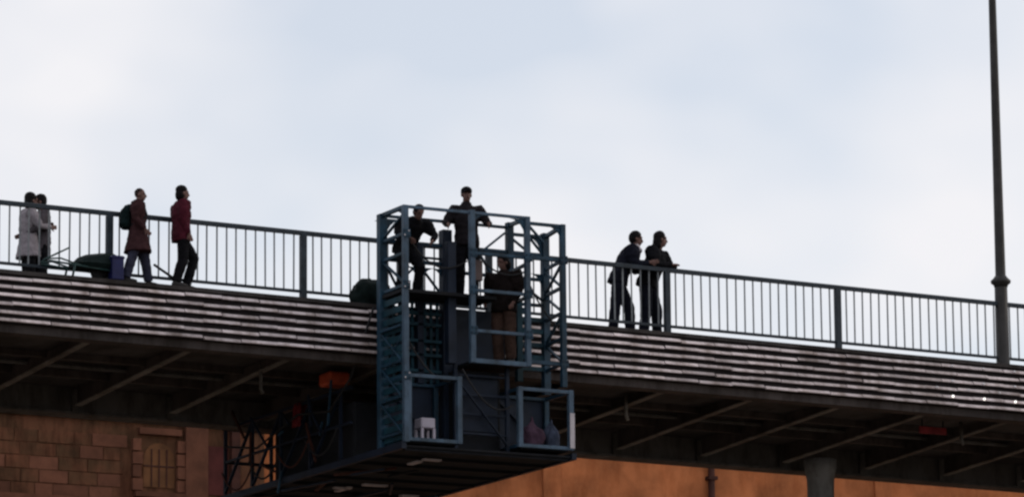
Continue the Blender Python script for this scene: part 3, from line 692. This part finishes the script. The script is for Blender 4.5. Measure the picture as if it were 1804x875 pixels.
# man with backpack
person('person in brown jacket with dark backpack and grey-blue trousers beside the blue crate', (-6.56, -.25, dz(-6.56)), R(-18), .85,
       dict(hL=(0, .10, .93), kL=(.14, .14, .51), aL=(.22, .19, .085), kR=(-.10, -.13, .50), aR=(-.22, -.15, .085), eR=(-.06, -.25, 1.14), wR=(.12, -.26, .95), head=(.045, 0, 1.625), yaw=R(-12)),
       M['brownjk'], M['greytr'], M['hairbr'], hem=.58, topr=1.9, tw=1.2, flare=.09, hairstyle='crop', extra=(backpack(M['darkteal']),))
# red jacket
person('person in wine red jacket and black trousers standing on the ledge, dark hair', (-5.84, -.25, dz(-5.84)), R(-6), .905,
       dict(kL=(.26, .10, .54), aL=(.13, .11, .085), kR=(.01, -.10, .50), aR=(-.13, -.11, .085), eL=(-.03, .22, 1.13), wL=(.06, .20, .90), eR=(-.03, -.22, 1.13), wR=(.07, -.21, .90), head=(.03, 0, 1.63)),
       M['wine'], M['black'], M['hair'], hem=.80, topr=1.7, tw=1.15, hairstyle='bob')
# workers on the gantry
person('worker in dark cap and dark jacket standing tall on the gantry, facing the viewer', (-1.33, -1.0, 14.072), CAMF+R(8), 1.025,
       dict(eL=(.06, .33, 1.18), wL=(.30, .30, 1.14), eR=(.06, -.33, 1.18), wR=(.30, -.32, 1.12), handL=(.9, 0, -.4), handR=(.9, 0, -.4), yaw=R(6)), M['charcl'], M['black'], M['black'], hem=.84, topr=1.25, hairstyle='cap', collar=True, group='workers on the gantry')
person('worker in black bending low on the gantry left of the cap wearer', (-2.36, -1.06, 14.072), CAMF+R(30), .955,
       dict(pelvis=(-.16, 0, .80), waist=(-.07, 0, .93), chest=(.07, 0, 1.07), shl=(.17, 0, 1.16), neck=(.23, 0, 1.21), head=(.33, 0, 1.30), sL=(.16, .20, 1.16), sR=(.16, -.20, 1.16),
            eL=(.26, .34, .96), wL=(.42, .20, .84), eR=(.24, -.36, .96), wR=(.42, -.22, .84), hL=(-.16, .095, .78), hR=(-.16, -.095, .78), kL=(.10, .15, .45), kR=(.10, -.15, .45), aL=(-.06, .15, .085), aR=(-.06, -.15, .085), nod=R(26)), M['black'], M['black'], M['hair'], hem=.70, topr=1.5, hairstyle='short', collar=True, group='workers on the gantry')
person("worker in dark jacket and brown trousers standing in the gantry's lower front basket", (-.80, -1.22, 13.057), CAMF+R(-25), .99,
       dict(eL=(.0, .28, 1.14), wL=(.16, .24, .96), eR=(.02, -.28, 1.14), wR=(.2, -.22, 1.0), yaw=R(-20), nod=R(10)), M['dkjk'], M['brtr'], M['hair'], hem=.84, topr=2.0, tw=1.2, hairstyle='bob', collar=True, group='workers on the gantry')
# pair leaning on the rail at right
person('person in dark navy with pale collar leaning forward on the rail right of the gantry', (2.21, .38, dz(2.21)-.01), R(-22), 1.04,
       dict(pelvis=(-.06, 0, .94), waist=(-.01, 0, 1.07), chest=(.09, 0, 1.23), shl=(.14, 0, 1.36), neck=(.18, 0, 1.44), head=(.235, -.01, 1.575), sL=(.13, .185, 1.36), sR=(.13, -.185, 1.36),
            eL=(.26, .24, 1.10), wL=(.48, .16, 1.16), eR=(.20, -.26, 1.13), wR=(.42, -.24, 1.165), hL=(-.06, .095, .92), hR=(-.06, -.095, .92), kL=(.12, .10, .50), aL=(.14, .11, .085), kR=(-.12, -.12, .50), aR=(-.17, -.13, .085), nod=R(6), yaw=R(8)),
       M['navycl'], M['navycl'], M['hair'], hem=.86, topr=1.8, tw=1.14, hairstyle='short', extra=(scarf(M['pale']),))
person('person with long dark hair in black resting arms on the rail beside the navy one', (2.78, .34, dz(2.78)-.01), R(-52), 1.045,
       dict(pelvis=(-.10, 0, .94), waist=(-.05, 0, 1.07), chest=(.03, 0, 1.24), shl=(.06, 0, 1.37), neck=(.09, 0, 1.45), head=(.13, .0, 1.59), sL=(.06, .185, 1.37), sR=(.06, -.185, 1.37),
            eL=(.20, .27, 1.14), wL=(.33, .06, 1.165), eR=(.18, -.28, 1.14), wR=(.34, -.05, 1.17), hL=(-.10, .095, .92), hR=(-.10, -.095, .92), kL=(-.02, .15, .50), aL=(-.04, .20, .085), kR=(-.07, -.14, .50), aR=(-.12, -.17, .085), yaw=R(45)),
       M['black'], M['navycl'], M['hair'], hem=.86, topr=1.7, tw=1.14, hairstyle='long')
